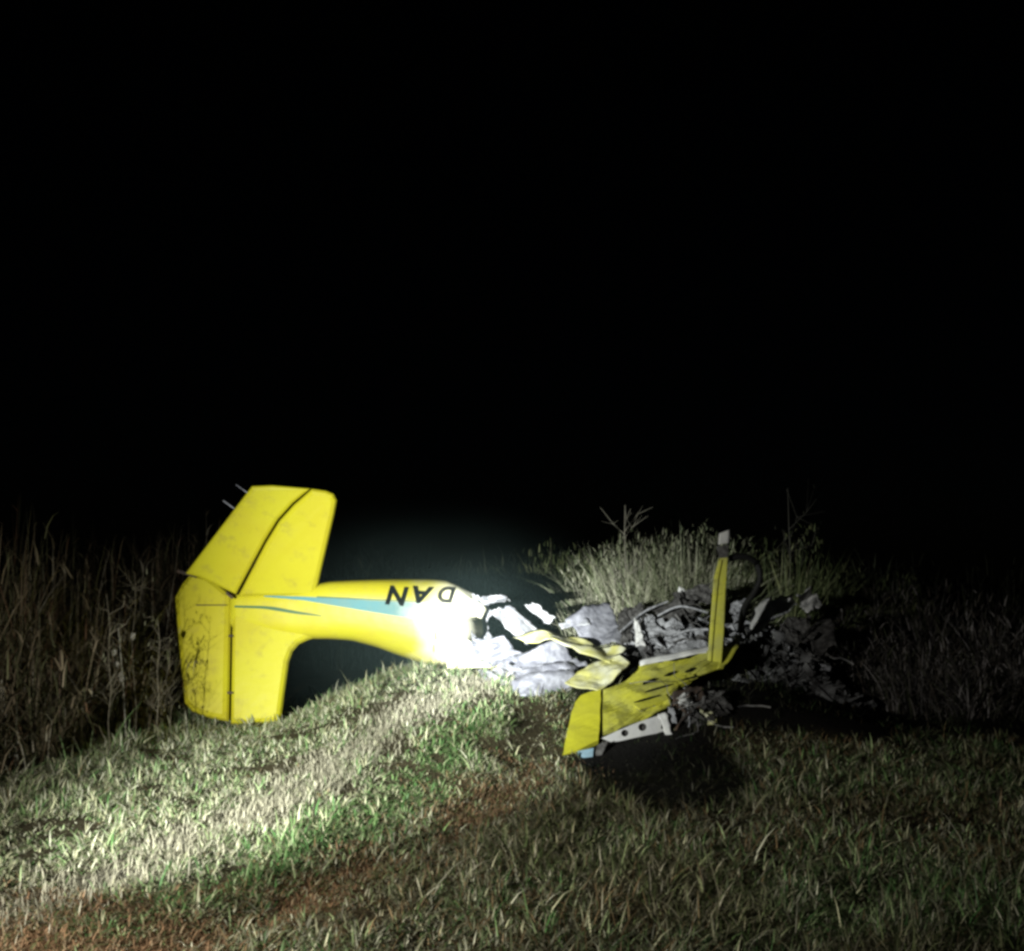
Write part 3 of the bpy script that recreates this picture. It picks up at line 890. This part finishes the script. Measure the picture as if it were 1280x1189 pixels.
# ------------------------------------------------------------------ the wing
wing = empty("wing_section", at(760, 915, 10.2))
tag(wing, "broken yellow wing panel lying tilted on the grass with perforated white spar", "aircraft wing")
def WY(x, y): return 9.75 + (943 - y) * 0.0128 + (x - 710) * 0.0004
def skin(name, outline, m, nseg=0, thick=0.05, amp=0.0, seed=0, lift=0.0, parent=wing):
    """flat slab following the wing plane with creases"""
    o2 = []
    for i, (x, y) in enumerate(outline):
        x2, y2 = outline[(i + 1) % len(outline)]
        L_ = math.hypot(x2 - x, y2 - y); k = max(1, int(L_ / 6)) if amp else 1
        for j in range(k):
            t = j / k
            jit = 0 if j == 0 else 1.3
            o2.append((x + (x2 - x) * t + jit * mnoise.noise(Vector((x * .13 + j, y * .11, seed))), y + (y2 - y) * t + jit * mnoise.noise(Vector((y * .17 + j, x * .1, seed + 4)))))
    pts = [at(x, y, WY(x, y) - lift) for x, y in o2]
    bm = bmesh.new()
    top = [bm.verts.new(p) for p in pts]
    fill_flat(bm, top, Vector((0, -0.55, 0.83)).normalized())
    for r in range(3 if amp else 0):
        bmesh.ops.subdivide_edges(bm, edges=[e for e in bm.edges if e.calc_length() > 0.12], cuts=1, use_grid_fill=False)
        bmesh.ops.triangulate(bm, faces=[q for q in bm.faces if len(q.verts) > 3])
    nrm = Vector((0, -0.55, 0.83))
    if amp:
        for v in bm.verts:
            h = mnoise.noise(v.co * 3.5 + Vector((seed, 0, 0))) + 0.7 * abs(mnoise.noise(v.co * 8 + Vector((seed, 3, 0))))
            v.co += nrm * amp * h
    ext = bmesh.ops.extrude_face_region(bm, geom=list(bm.faces))
    for v in ext["geom"]:
        if isinstance(v, bmesh.types.BMVert): v.co -= nrm * thick
    o = from_bm(name, bm, m, parent)
    return o
skin("wing_tip", [(703, 944), (707, 925), (713, 898), (719, 878), (726, 869), (736, 865), (751, 862), (750, 895), (748, 925), (728, 935)], M_lemon, amp=0.010, seed=2, thick=0.05)
skin("wing_skin", [(754, 863), (770, 857), (788, 846), (800, 833), (850, 824), (902, 810), (914, 816), (904, 834), (884, 842), (868, 848), (846, 862), (836, 874), (838, 884), (795, 902), (754, 920), (753, 890)],
     M_yellow_worn, amp=0.05, seed=5, thick=0.015)
skin("wing_root_flap", [(706, 855), (722, 840), (742, 827), (774, 819), (787, 829), (776, 842), (757, 858), (750, 864), (735, 861)], M_yellow_pale, amp=0.05, seed=8, thick=0.015, lift=-0.05)
# creases and slots torn in the skin: black strips laid on it as their inner shade
def slot(x0, y0, x1, y1, hw):
    bm = bmesh.new()
    A = at(x0, y0, WY(x0, y0) - 0.07); B = at(x1, y1, WY(x1, y1) - 0.07)
    n_ = 8; ring = []
    side = Vector((0, 0.55, 0.83)).cross((B - A).normalized()).normalized()
    up = Vector((0, -0.55, 0.83))
    top, bot = [], []
    for i in range(n_ + 1):
        t = i / n_
        w_ = hw * 0.75 * math.sin(math.pi * t) ** 0.6 * (0.55 + 0.9 * abs(mnoise.noise(Vector((x0 + t * 4, y0, 0))) + 0.4)) + 0.002
        p_ = A.lerp(B, t)
        top.append(bm.verts.new(p_ + Vector((0, 0.6, 0.8)) * w_ + up * 0.012)); bot.append(bm.verts.new(p_ - Vector((0, 0.6, 0.8)) * w_ + up * 0.004))
    for i in range(n_): bm.faces.new((top[i], top[i + 1], bot[i + 1], bot[i]))
    from_bm("slot_shade", bm, M_black, wing)
for s in ((803, 856, 820, 849, .022), (830, 846, 846, 840, .02), (856, 841, 870, 836, .02), (806, 866, 842, 856, .014), (792, 879, 826, 870, .012), (845, 853, 872, 846, .012), (786, 842, 796, 836, .03)):
    slot(*s)
for i, q in enumerate([[(808, 862), (850, 850), (872, 846), (845, 856), (812, 868)], [(792, 881), (832, 868), (836, 874), (800, 886)], [(812, 858), (866, 842), (868, 845), (815, 862)]]):
    skin("bent_rib", q, M_yellow_worn, thick=0.02, lift=0.07 + 0.01 * i)

def spar():
    bm = bmesh.new()
    out = [(752, 923), (770, 914.5), (790, 906), (806, 900), (822, 895), (828, 902), (826, 910), (832, 915), (812, 918.5), (795, 922), (775, 926.5), (764, 928)]
    Ys = lambda x, y: 10.02 + (x - 752) * 0.0035 - 0.05
    edges = []
    def loop(pts):
        vs_ = [bm.verts.new(at(x, y, Ys(x, y))) for x, y in pts]
        for i in range(len(vs_)): edges.append(bm.edges.new((vs_[i], vs_[(i + 1) % len(vs_)])))
    loop(out)
    for cx, cyy, r in ((781, 916.5, 4.6), (803, 909, 5.2)):
        loop([(cx + r * math.cos(a), cyy + r * 0.95 * math.sin(a)) for a in np.linspace(0, 2 * math.pi, 17)[:-1]])
    bmesh.ops.triangle_fill(bm, edges=edges, use_beauty=True)
    ext = bmesh.ops.extrude_face_region(bm, geom=list(bm.faces))
    for v in ext["geom"]:
        if isinstance(v, bmesh.types.BMVert): v.co += Vector((0.0, 0.012, 0.0))
    from_bm("spar", bm, M_primer, wing)
    # dark web behind the holes
    bm = bmesh.new()
    w2 = [(756, 921), (822, 896), (824, 912), (768, 926)]
    vs_ = [bm.verts.new(at(x, y, Ys(x, y) + 0.06)) for x, y in w2]
    bm.faces.new(vs_)
    ext = bmesh.ops.extrude_face_region(bm, geom=list(bm.faces))
    for v in ext["geom"]:
        if isinstance(v, bmesh.types.BMVert): v.co += Vector((0.0, 0.01, 0.0))
    from_bm("spar_web", bm, M_char, wing)
spar()
sheet("spar_end", [(822, 893, 10.2), (832, 891, 10.2), (842, 922, 10.15), (834, 926, 10.15)], M_primer, None, None, 0.03, 31, nx=4, ny=8, parent=wing, jag=.2)
sheet("spar_end", [(834, 884, 10.3), (842, 886, 10.3), (846, 905, 10.25), (838, 903, 10.25)], M_ash, None, None, 0.03, 32, nx=4, ny=6, parent=wing, jag=.2)
sheet("tip_edge", [(722, 939, 9.76), (742, 935, 9.78), (741, 946, 9.74), (724, 948, 9.74)], M_blue, None, None, 0.01, 33, nx=5, ny=4, parent=wing, jag=.06)
sheet("tip_bracket", [(746, 932, 9.85), (760, 926, 9.9), (752, 944, 9.8), (743, 945, 9.8)], M_char, None, None, 0.01, 34, nx=4, ny=4, parent=wing)
sheet("bent_edge", [(800, 826, 11.2), (905, 803, 11.6), (908, 811, 11.5), (800, 832, 11.15)], M_primer, None, None, 0.03, 35, nx=18, ny=3, parent=wing, jag=.02)
sheet("bent_edge", [(900, 812, 11.3), (925, 806, 11.4), (912, 826, 11.1), (896, 838, 11.0)], M_yellow_worn, None, None, 0.04, 36, nx=6, ny=5, parent=wing, jag=.1)

# ------------------------------------------------------------------ upright strut
SY = 11.05
strut = empty("upright_strut", at(895, 830, SY))
tag(strut, "narrow yellow strut standing upright out of the wing, white scrap on its tip", "strut")
def prism(name, pts, Y, depth, m, parent):
    bm = bmesh.new()
    a = [bm.verts.new(at(x, y, Y)) for x, y in pts]
    bm.faces.new(a)
    ext = bmesh.ops.extrude_face_region(bm, geom=list(bm.faces))
    for v in ext["geom"]:
        if isinstance(v, bmesh.types.BMVert): v.co.y += depth
    o = from_bm(name, bm, m, parent)
    b = o.modifiers.new("bevel", 'BEVEL'); b.width = 0.008; b.segments = 2
    return o
prism("web", [(886, 826), (902, 829), (905, 790), (907, 740), (910, 697), (905, 692), (900, 700), (896, 720), (890, 780)], SY, 0.10, M_yellow_worn, strut)
prism("flange", [(884.5, 826), (889.5, 827), (893, 780), (898.5, 722), (903, 700), (899, 700), (892.5, 722), (888, 780)], SY - 0.03, 0.028, M_yellow_worn, strut)
sheet("torn_tip", [(895, 683, SY), (911, 681, SY), (909, 697, SY), (899, 698, SY)], M_char, None, None, 0.02, 41, nx=5, ny=5, parent=strut, jag=.1)
sheet("white_tip", [(899, 667, SY - .02), (912, 662, SY), (911, 679, SY), (898, 681, SY - .02)], M_primer, None, None, 0.02, 42, nx=5, ny=5, parent=strut, jag=.1)

def tube_thing(name, pts, r, m, label, cat, group=None, r1=None, parent=None):
    P = [at(*q) for q in pts]
    # Catmull-Rom
    Q = []
    for i in range(len(P) - 1):
        a = P[max(i - 1, 0)]; b = P[i]; c = P[i + 1]; d = P[min(i + 2, len(P) - 1)]
        for k in range(5):
            t = k / 5
            Q.append(0.5 * ((2 * b) + (c - a) * t + (2 * a - 5 * b + 4 * c - d) * t * t + (3 * b - a - 3 * c + d) * t ** 3))
    Q.append(P[-1])
    v, t, c = tube_np(Q, r, r1 or r, (1, 1, 1), 7)
    bm = bmesh.new()
    vv = [bm.verts.new(q) for q in v]
    for f in t: bm.faces.new([vv[i] for i in f])
    o = from_bm(name, bm, m, parent, True)
    if parent is None: tag(o, label, cat, group)
    return o
tube_thing("rubber_hose", [(912, 698, 11.2), (932, 696, 11.25), (946, 706, 11.3), (950, 722, 11.3), (943, 740, 11.35), (930, 760, 11.5), (925, 790, 11.7)], 0.034, M_rubber, "black rubber hose arching beside the yellow strut", "hose")

# ------------------------------------------------------------------ burnt debris
D = [
 # corners, material, label, amp
 ([(790, 782, 12.2), (815, 768, 12.3), (832, 806, 12.0), (800, 812, 11.9)], M_ash, "pale grey crushed panel just above the wing's upper edge"),
 ([(792, 770, 12.1), (801, 788, 12.0), (806, 808, 11.8), (796, 806, 11.9)], M_primer, "bright white bent flake standing beside the silver sheet"),
 ([(820, 775, 12.3), (866, 778, 12.3), (858, 808, 11.9), (822, 812, 11.9)], M_ash, "grey burnt skin with a crushed rim in the middle of the wreck"),
 ([(810, 758, 12.6), (860, 748, 12.7), (878, 766, 12.5), (832, 778, 12.4)], M_char, "black charred plate in the middle of the wreck behind the grey skins"),
 ([(770, 768, 12.6), (806, 752, 12.7), (800, 790, 12.3), (778, 806, 12.1)], M_char, "black burnt plate between the silver sheet and the white flake"),
 ([(846, 790, 12.2), (888, 782, 12.2), (886, 800, 11.9), (842, 806, 11.9)], M_char, "charred strip left of the strut foot"),
 ([(840, 742, 12.9), (886, 730, 13.0), (890, 752, 12.8), (850, 762, 12.7)], M_char, "black scorched flap behind the strut"),
 ([(840, 815, 11.7), (890, 800, 11.8), (892, 808, 11.6), (838, 822, 11.5)], M_ash, "thin grey bent edge lying along the top of the wing"),
 ([(915, 752, 12.4), (932, 748, 12.5), (930, 776, 12.2), (916, 780, 12.1)], M_ash, "grey upright flake right behind the strut"),
 ([(935, 770, 12.6), (962, 748, 12.8), (972, 778, 12.4), (940, 792, 12.2)], M_primer, "pale ash covered plate left of the rubble heap"),
 ([(955, 752, 12.8), (990, 742, 13.0), (995, 760, 12.8), (962, 770, 12.6)], M_primer, "bright grey bent sheet on top of the rubble heap"),
 ([(995, 745, 13.0), (1012, 738, 13.1), (1030, 756, 12.9), (1008, 768, 12.7)], M_primer, "light grey forked scrap at the right end of the rubble heap"),
 ([(975, 778, 12.4), (1010, 770, 12.5), (1018, 800, 12.1), (985, 808, 12.0)], M_char, "blackened plate at the front of the rubble heap"),
 ([(1010, 785, 12.3), (1038, 775, 12.5), (1045, 808, 12.1), (1022, 822, 11.9)], M_char, "blackened bent plate right of the rubble heap"),
 ([(914, 793, 11.7), (926, 790, 11.7), (930, 802, 11.6), (919, 805, 11.6)], M_primer, "small white scrap by the foot of the strut"),
 ([(848, 868, 10.5), (868, 864, 10.6), (866, 878, 10.45), (850, 880, 10.4)], M_primer, "small white torn scrap under the wing edge"),
 ([(874, 888, 10.4), (890, 892, 10.4), (896, 908, 10.3), (886, 910, 10.3)], M_yellow_pale, "small pale yellow flake lowest in the burnt tangle"),
 ([(838, 868, 10.6), (880, 856, 10.8), (880, 885, 10.5), (846, 892, 10.4)], M_rust, "burnt brown plate under the wing edge"),
 ([(860, 885, 10.5), (900, 868, 10.7), (898, 895, 10.4), (870, 915, 10.3)], M_char, "black crumpled plate below the wing's far corner"),
 ([(848, 736, 13.4), (872, 742, 13.4), (866, 748, 13.3), (850, 744, 13.3)], M_primer, "tiny white fleck caught in the shrub left of the strut"),
]
for i, (q, m, lab) in enumerate(D):
    sheet("burnt_scrap", q, m, lab, "wreck scrap", amp=0.075, seed=50 + i, nx=12, ny=11, freq=6.5, jag=0.2, folds=(2.8 if i % 2 else 0.0))

tubes = [
 ([(775, 790, 12.2), (805, 765, 12.4), (835, 752, 12.5)], "bent charred tube crossing left of the wreck centre", M_ash, .012),
 ([(822, 770, 12.3), (850, 758, 12.3), (885, 766, 12.2)], "grey tube crossing the middle of the wreck", M_ash, .012),
 ([(830, 800, 12.0), (860, 788, 12.0), (886, 787, 11.9)], "grey tube low in the wreck just above the wing", M_ash, .014),
 ([(845, 740, 12.7), (855, 765, 12.5), (872, 790, 12.1)], "dark rod slanting down behind the strut", M_char, .012),
 ([(826, 905, 10.3), (845, 890, 10.4), (862, 868, 10.6)], "brown rod leaning up from the spar end", M_rust, .012),
 ([(840, 925, 10.2), (852, 900, 10.3), (880, 880, 10.5)], "brown bent rod lowest in the burnt tangle", M_rust, .013),
 ([(852, 922, 10.25), (862, 905, 10.3), (858, 880, 10.5)], "grey twisted cable hanging under the wing edge", M_ash, .009),
 ([(930, 800, 12.0), (950, 780, 12.2), (985, 765, 12.5)], "grey tube on the left slope of the rubble heap", M_ash, .014),
 ([(1000, 800, 12.0), (1020, 780, 12.3), (1050, 772, 12.6)], "dark tube at the right foot of the rubble heap", M_char, .014),
]
for pts, lab, m, r in tubes:
    tube_thing("bent_tube", pts, r, m, lab, "tube")

# heap of ash and small burnt fragments under it all (nobody could count them)
def heap():
    bm = bmesh.new()
    rr = random.Random(5)
    for i in range(2600):
        k = rr.random()
        if k < 0.45: px = rr.uniform(780, 905); Y = rr.uniform(11.7, 13.3); top = 0.45 * (1 - abs(px - 845) / 90)
        else: px = rr.uniform(905, 1075); Y = rr.uniform(11.9, 13.6); top = 0.55 * (1 - abs(px - 975) / 110)
        x = (px - 640) / F * Y
        z = gzf(x, Y) + max(0.0, top) * rr.random() ** 1.3
        s = 0.014 + 0.06 * rr.random() ** 3
        mtx = Matrix.Translation((x, Y, z)) @ Matrix.Rotation(rr.uniform(0, 6.28), 4, Vector((rr.uniform(-1, 1), rr.uniform(-1, 1), rr.uniform(-1, 1) + .01)).normalized()) @ Matrix.Diagonal((s * rr.uniform(.6, 3.2), s * rr.uniform(.4, 1.2), s * rr.uniform(.04, .25), 1))
        g_ = bmesh.ops.create_cube(bm, size=1.6, matrix=mtx)
        for v in g_["verts"]:
            v.co += Vector((mnoise.noise(v.co * 13), mnoise.noise(v.co * 13 + Vector((5, 0, 0))), mnoise.noise(v.co * 13 + Vector((0, 5, 0))))) * s * 1.1
    m = mat("ash_and_char", (0.03, 0.028, 0.028), 0.9, var=(0.20, 0.20, 0.20), var_scale=4.5, bump=0.8, bump_scale=30)
    o = from_bm("burnt_fragments", bm, m)
    tag(o, "heap of ash and small charred fragments around the burnt wreck", "debris", kind="stuff")
heap()
def flakes(name, label, m, n, seed, smin, smax, zones):
    """crumpled foil-like burnt flakes"""
    rr = random.Random(seed); bm = bmesh.new()
    for i in range(n):
        a, b, y0, y1, top = rr.choice(zones)
        px = rr.uniform(a, b); Y = rr.uniform(y0, y1); x = (px - 640) / F * Y
        z = gzf(x, Y) + 0.02 + top * rr.random() ** 1.2
        s_ = rr.uniform(smin, smax)
        rot = Matrix.Rotation(rr.uniform(0, 6.28), 4, 'Z') @ Matrix.Rotation(rr.uniform(-1.3, 1.3), 4, 'X')
        k = rr.randint(2, 4); g = []
        asp = rr.uniform(0.3, 1.0)
        for iu in range(k + 1):
            row = []
            for iv in range(3):
                p_ = Vector(((iu / k - .5) * 2 * s_, (iv / 2 - .5) * 2 * s_ * asp, 0)) + Vector([rr.gauss(0, .22) * s_ for _ in range(3)])
                row.append(bm.verts.new(Vector((x, Y, z)) + rot @ p_))
            g.append(row)
        lo_ = [[bm.verts.new(v.co - (rot @ Vector((0, 0, 0.004)))) for v in row] for row in g]
        for iu in range(k):
            for iv in range(2):
                bm.faces.new((g[iu][iv], g[iu + 1][iv], g[iu + 1][iv + 1], g[iu][iv + 1]))
                bm.faces.new((lo_[iu][iv], lo_[iu][iv + 1], lo_[iu + 1][iv + 1], lo_[iu + 1][iv]))
    o = from_bm(name, bm, m)
    tag(o, label, "debris", kind="stuff")
Z1 = [(775, 895, 11.9, 13.0, 0.42), (840, 895, 12.0, 13.2, 0.55)]
Z2 = [(905, 1040, 12.0, 13.4, 0.50), (930, 1020, 12.3, 13.3, 0.62)]
flakes("ash_flakes", "pale ash covered foil flakes strewn through the burnt wreck", M_ash, 170, 91, 0.04, 0.13, Z1 + Z1 + Z2)
flakes("metal_flakes", "small bright bare metal flakes strewn through the burnt wreck", M_primer, 34, 92, 0.025, 0.07, Z1 + Z2)
flakes("charred_flakes", "black charred flakes strewn through and in front of the burnt wreck", M_char, 240, 93, 0.04, 0.11, Z1 + Z2 + [(858, 905, 10.35, 10.9, 0.10)] )
def tangle():
    rr = random.Random(17); bm = bmesh.new()
    for i in range(130):
        a, b, y0, y1, top = rr.choice(Z1 + Z1 + Z2 + [(838, 892, 10.25, 10.8, 0.2)])
        px = rr.uniform(a, b); Y = rr.uniform(y0, y1); x = (px - 640) / F * Y
        p_ = Vector((x, Y, gzf(x, Y) + top * rr.uniform(0.1, 1.1)))
        d = Vector((rr.gauss(0, 1), rr.gauss(0, .7), rr.gauss(0, .45))).normalized()
        pts = [p_]
        for k in range(rr.randint(4, 8)):
            d = (d + Vector((rr.gauss(0, .4), rr.gauss(0, .4), rr.gauss(0, .35)))).normalized()
            q = pts[-1] + d * rr.uniform(0.05, 0.11)
            q.z = max(q.z, gzf(q.x, q.y) + 0.01)
            pts.append(q)
        r_ = rr.choice([0.004, 0.006, 0.010])
        v, t, c = tube_np(pts, r_, r_, (1, 1, 1), 4)
        vv = [bm.verts.new(q) for q in v]
        for f in t: bm.faces.new([vv[j] for j in f])
    m = mat("scorched_wire", (0.28, 0.27, 0.26), 0.6, var=(0.05, 0.05, 0.05), var_scale=5)
    o = from_bm("wire_tangle", bm, m)
    tag(o, "tangle of scorched wires and thin rods in the burnt wreck", "wires", kind="stuff")
tangle()

# thin smoky haze volume added to give the lens glare over the break
def glare_haze():
    bm = bmesh.new()
    bmesh.ops.create_icosphere(bm, subdivisions=4, radius=1.0)
    for v in bm.verts:
        v.co *= 1 + 0.12 * mnoise.noise(v.co * 1.7)
    m = bpy.data.materials.new("glare_haze"); m.use_nodes = True
    t = m.node_tree; N = t.nodes; L = t.links
    N.remove(N["Principled BSDF"])
    pv = N.new("ShaderNodeVolumePrincipled")
    pv.inputs["Color"].default_value = (0.56, 0.82, 0.78, 1)
    pv.inputs["Anisotropy"].default_value = 0.0
    tc = N.new("ShaderNodeTexCoord")
    ln = N.new("ShaderNodeVectorMath"); ln.operation = 'LENGTH'
    L.new(tc.outputs["Object"], ln.inputs[0])
    mr = N.new("ShaderNodeMapRange"); mr.interpolation_type = 'SMOOTHSTEP'
    mr.inputs[1].default_value = 0.05; mr.inputs[2].default_value = 0.88
    mr.inputs[3].default_value = 1.0; mr.inputs[4].default_value = 0.0
    L.new(ln.outputs["Value"], mr.inputs[0])
    nz = N.new("ShaderNodeTexNoise"); nz.inputs["Scale"].default_value = 1.8; nz.inputs["Detail"].default_value = 3
    L.new(tc.outputs["Object"], nz.inputs["Vector"])
    mr2 = N.new("ShaderNodeMapRange"); mr2.inputs[1].default_value = 0.3; mr2.inputs[2].default_value = 0.7
    mr2.inputs[3].default_value = 0.5; mr2.inputs[4].default_value = 1.3
    L.new(nz.outputs["Fac"], mr2.inputs[0])
    mu = N.new("ShaderNodeMath"); mu.operation = 'MULTIPLY'
    L.new(mr.outputs[0], mu.inputs[0]); L.new(mr2.outputs[0], mu.inputs[1])
    mu2 = N.new("ShaderNodeMath"); mu2.operation = 'MULTIPLY'; mu2.inputs[1].default_value = GLARE_D
    L.new(mu.outputs[0], mu2.inputs[0])
    L.new(mu2.outputs[0], pv.inputs["Density"])
    L.new(pv.outputs[0], N["Material Output"].inputs["Volume"])
    o = from_bm("glare_haze", bm, m)
    o.location = (-0.9, 12.0, 1.1); o.scale = (2.9, 3.1, 1.7)
    tag(o, "thin smoky haze added for the lens glare around the torn end of the fuselage", "glare_haze", kind="stuff")
GLARE_D = 0.033
glare_haze()
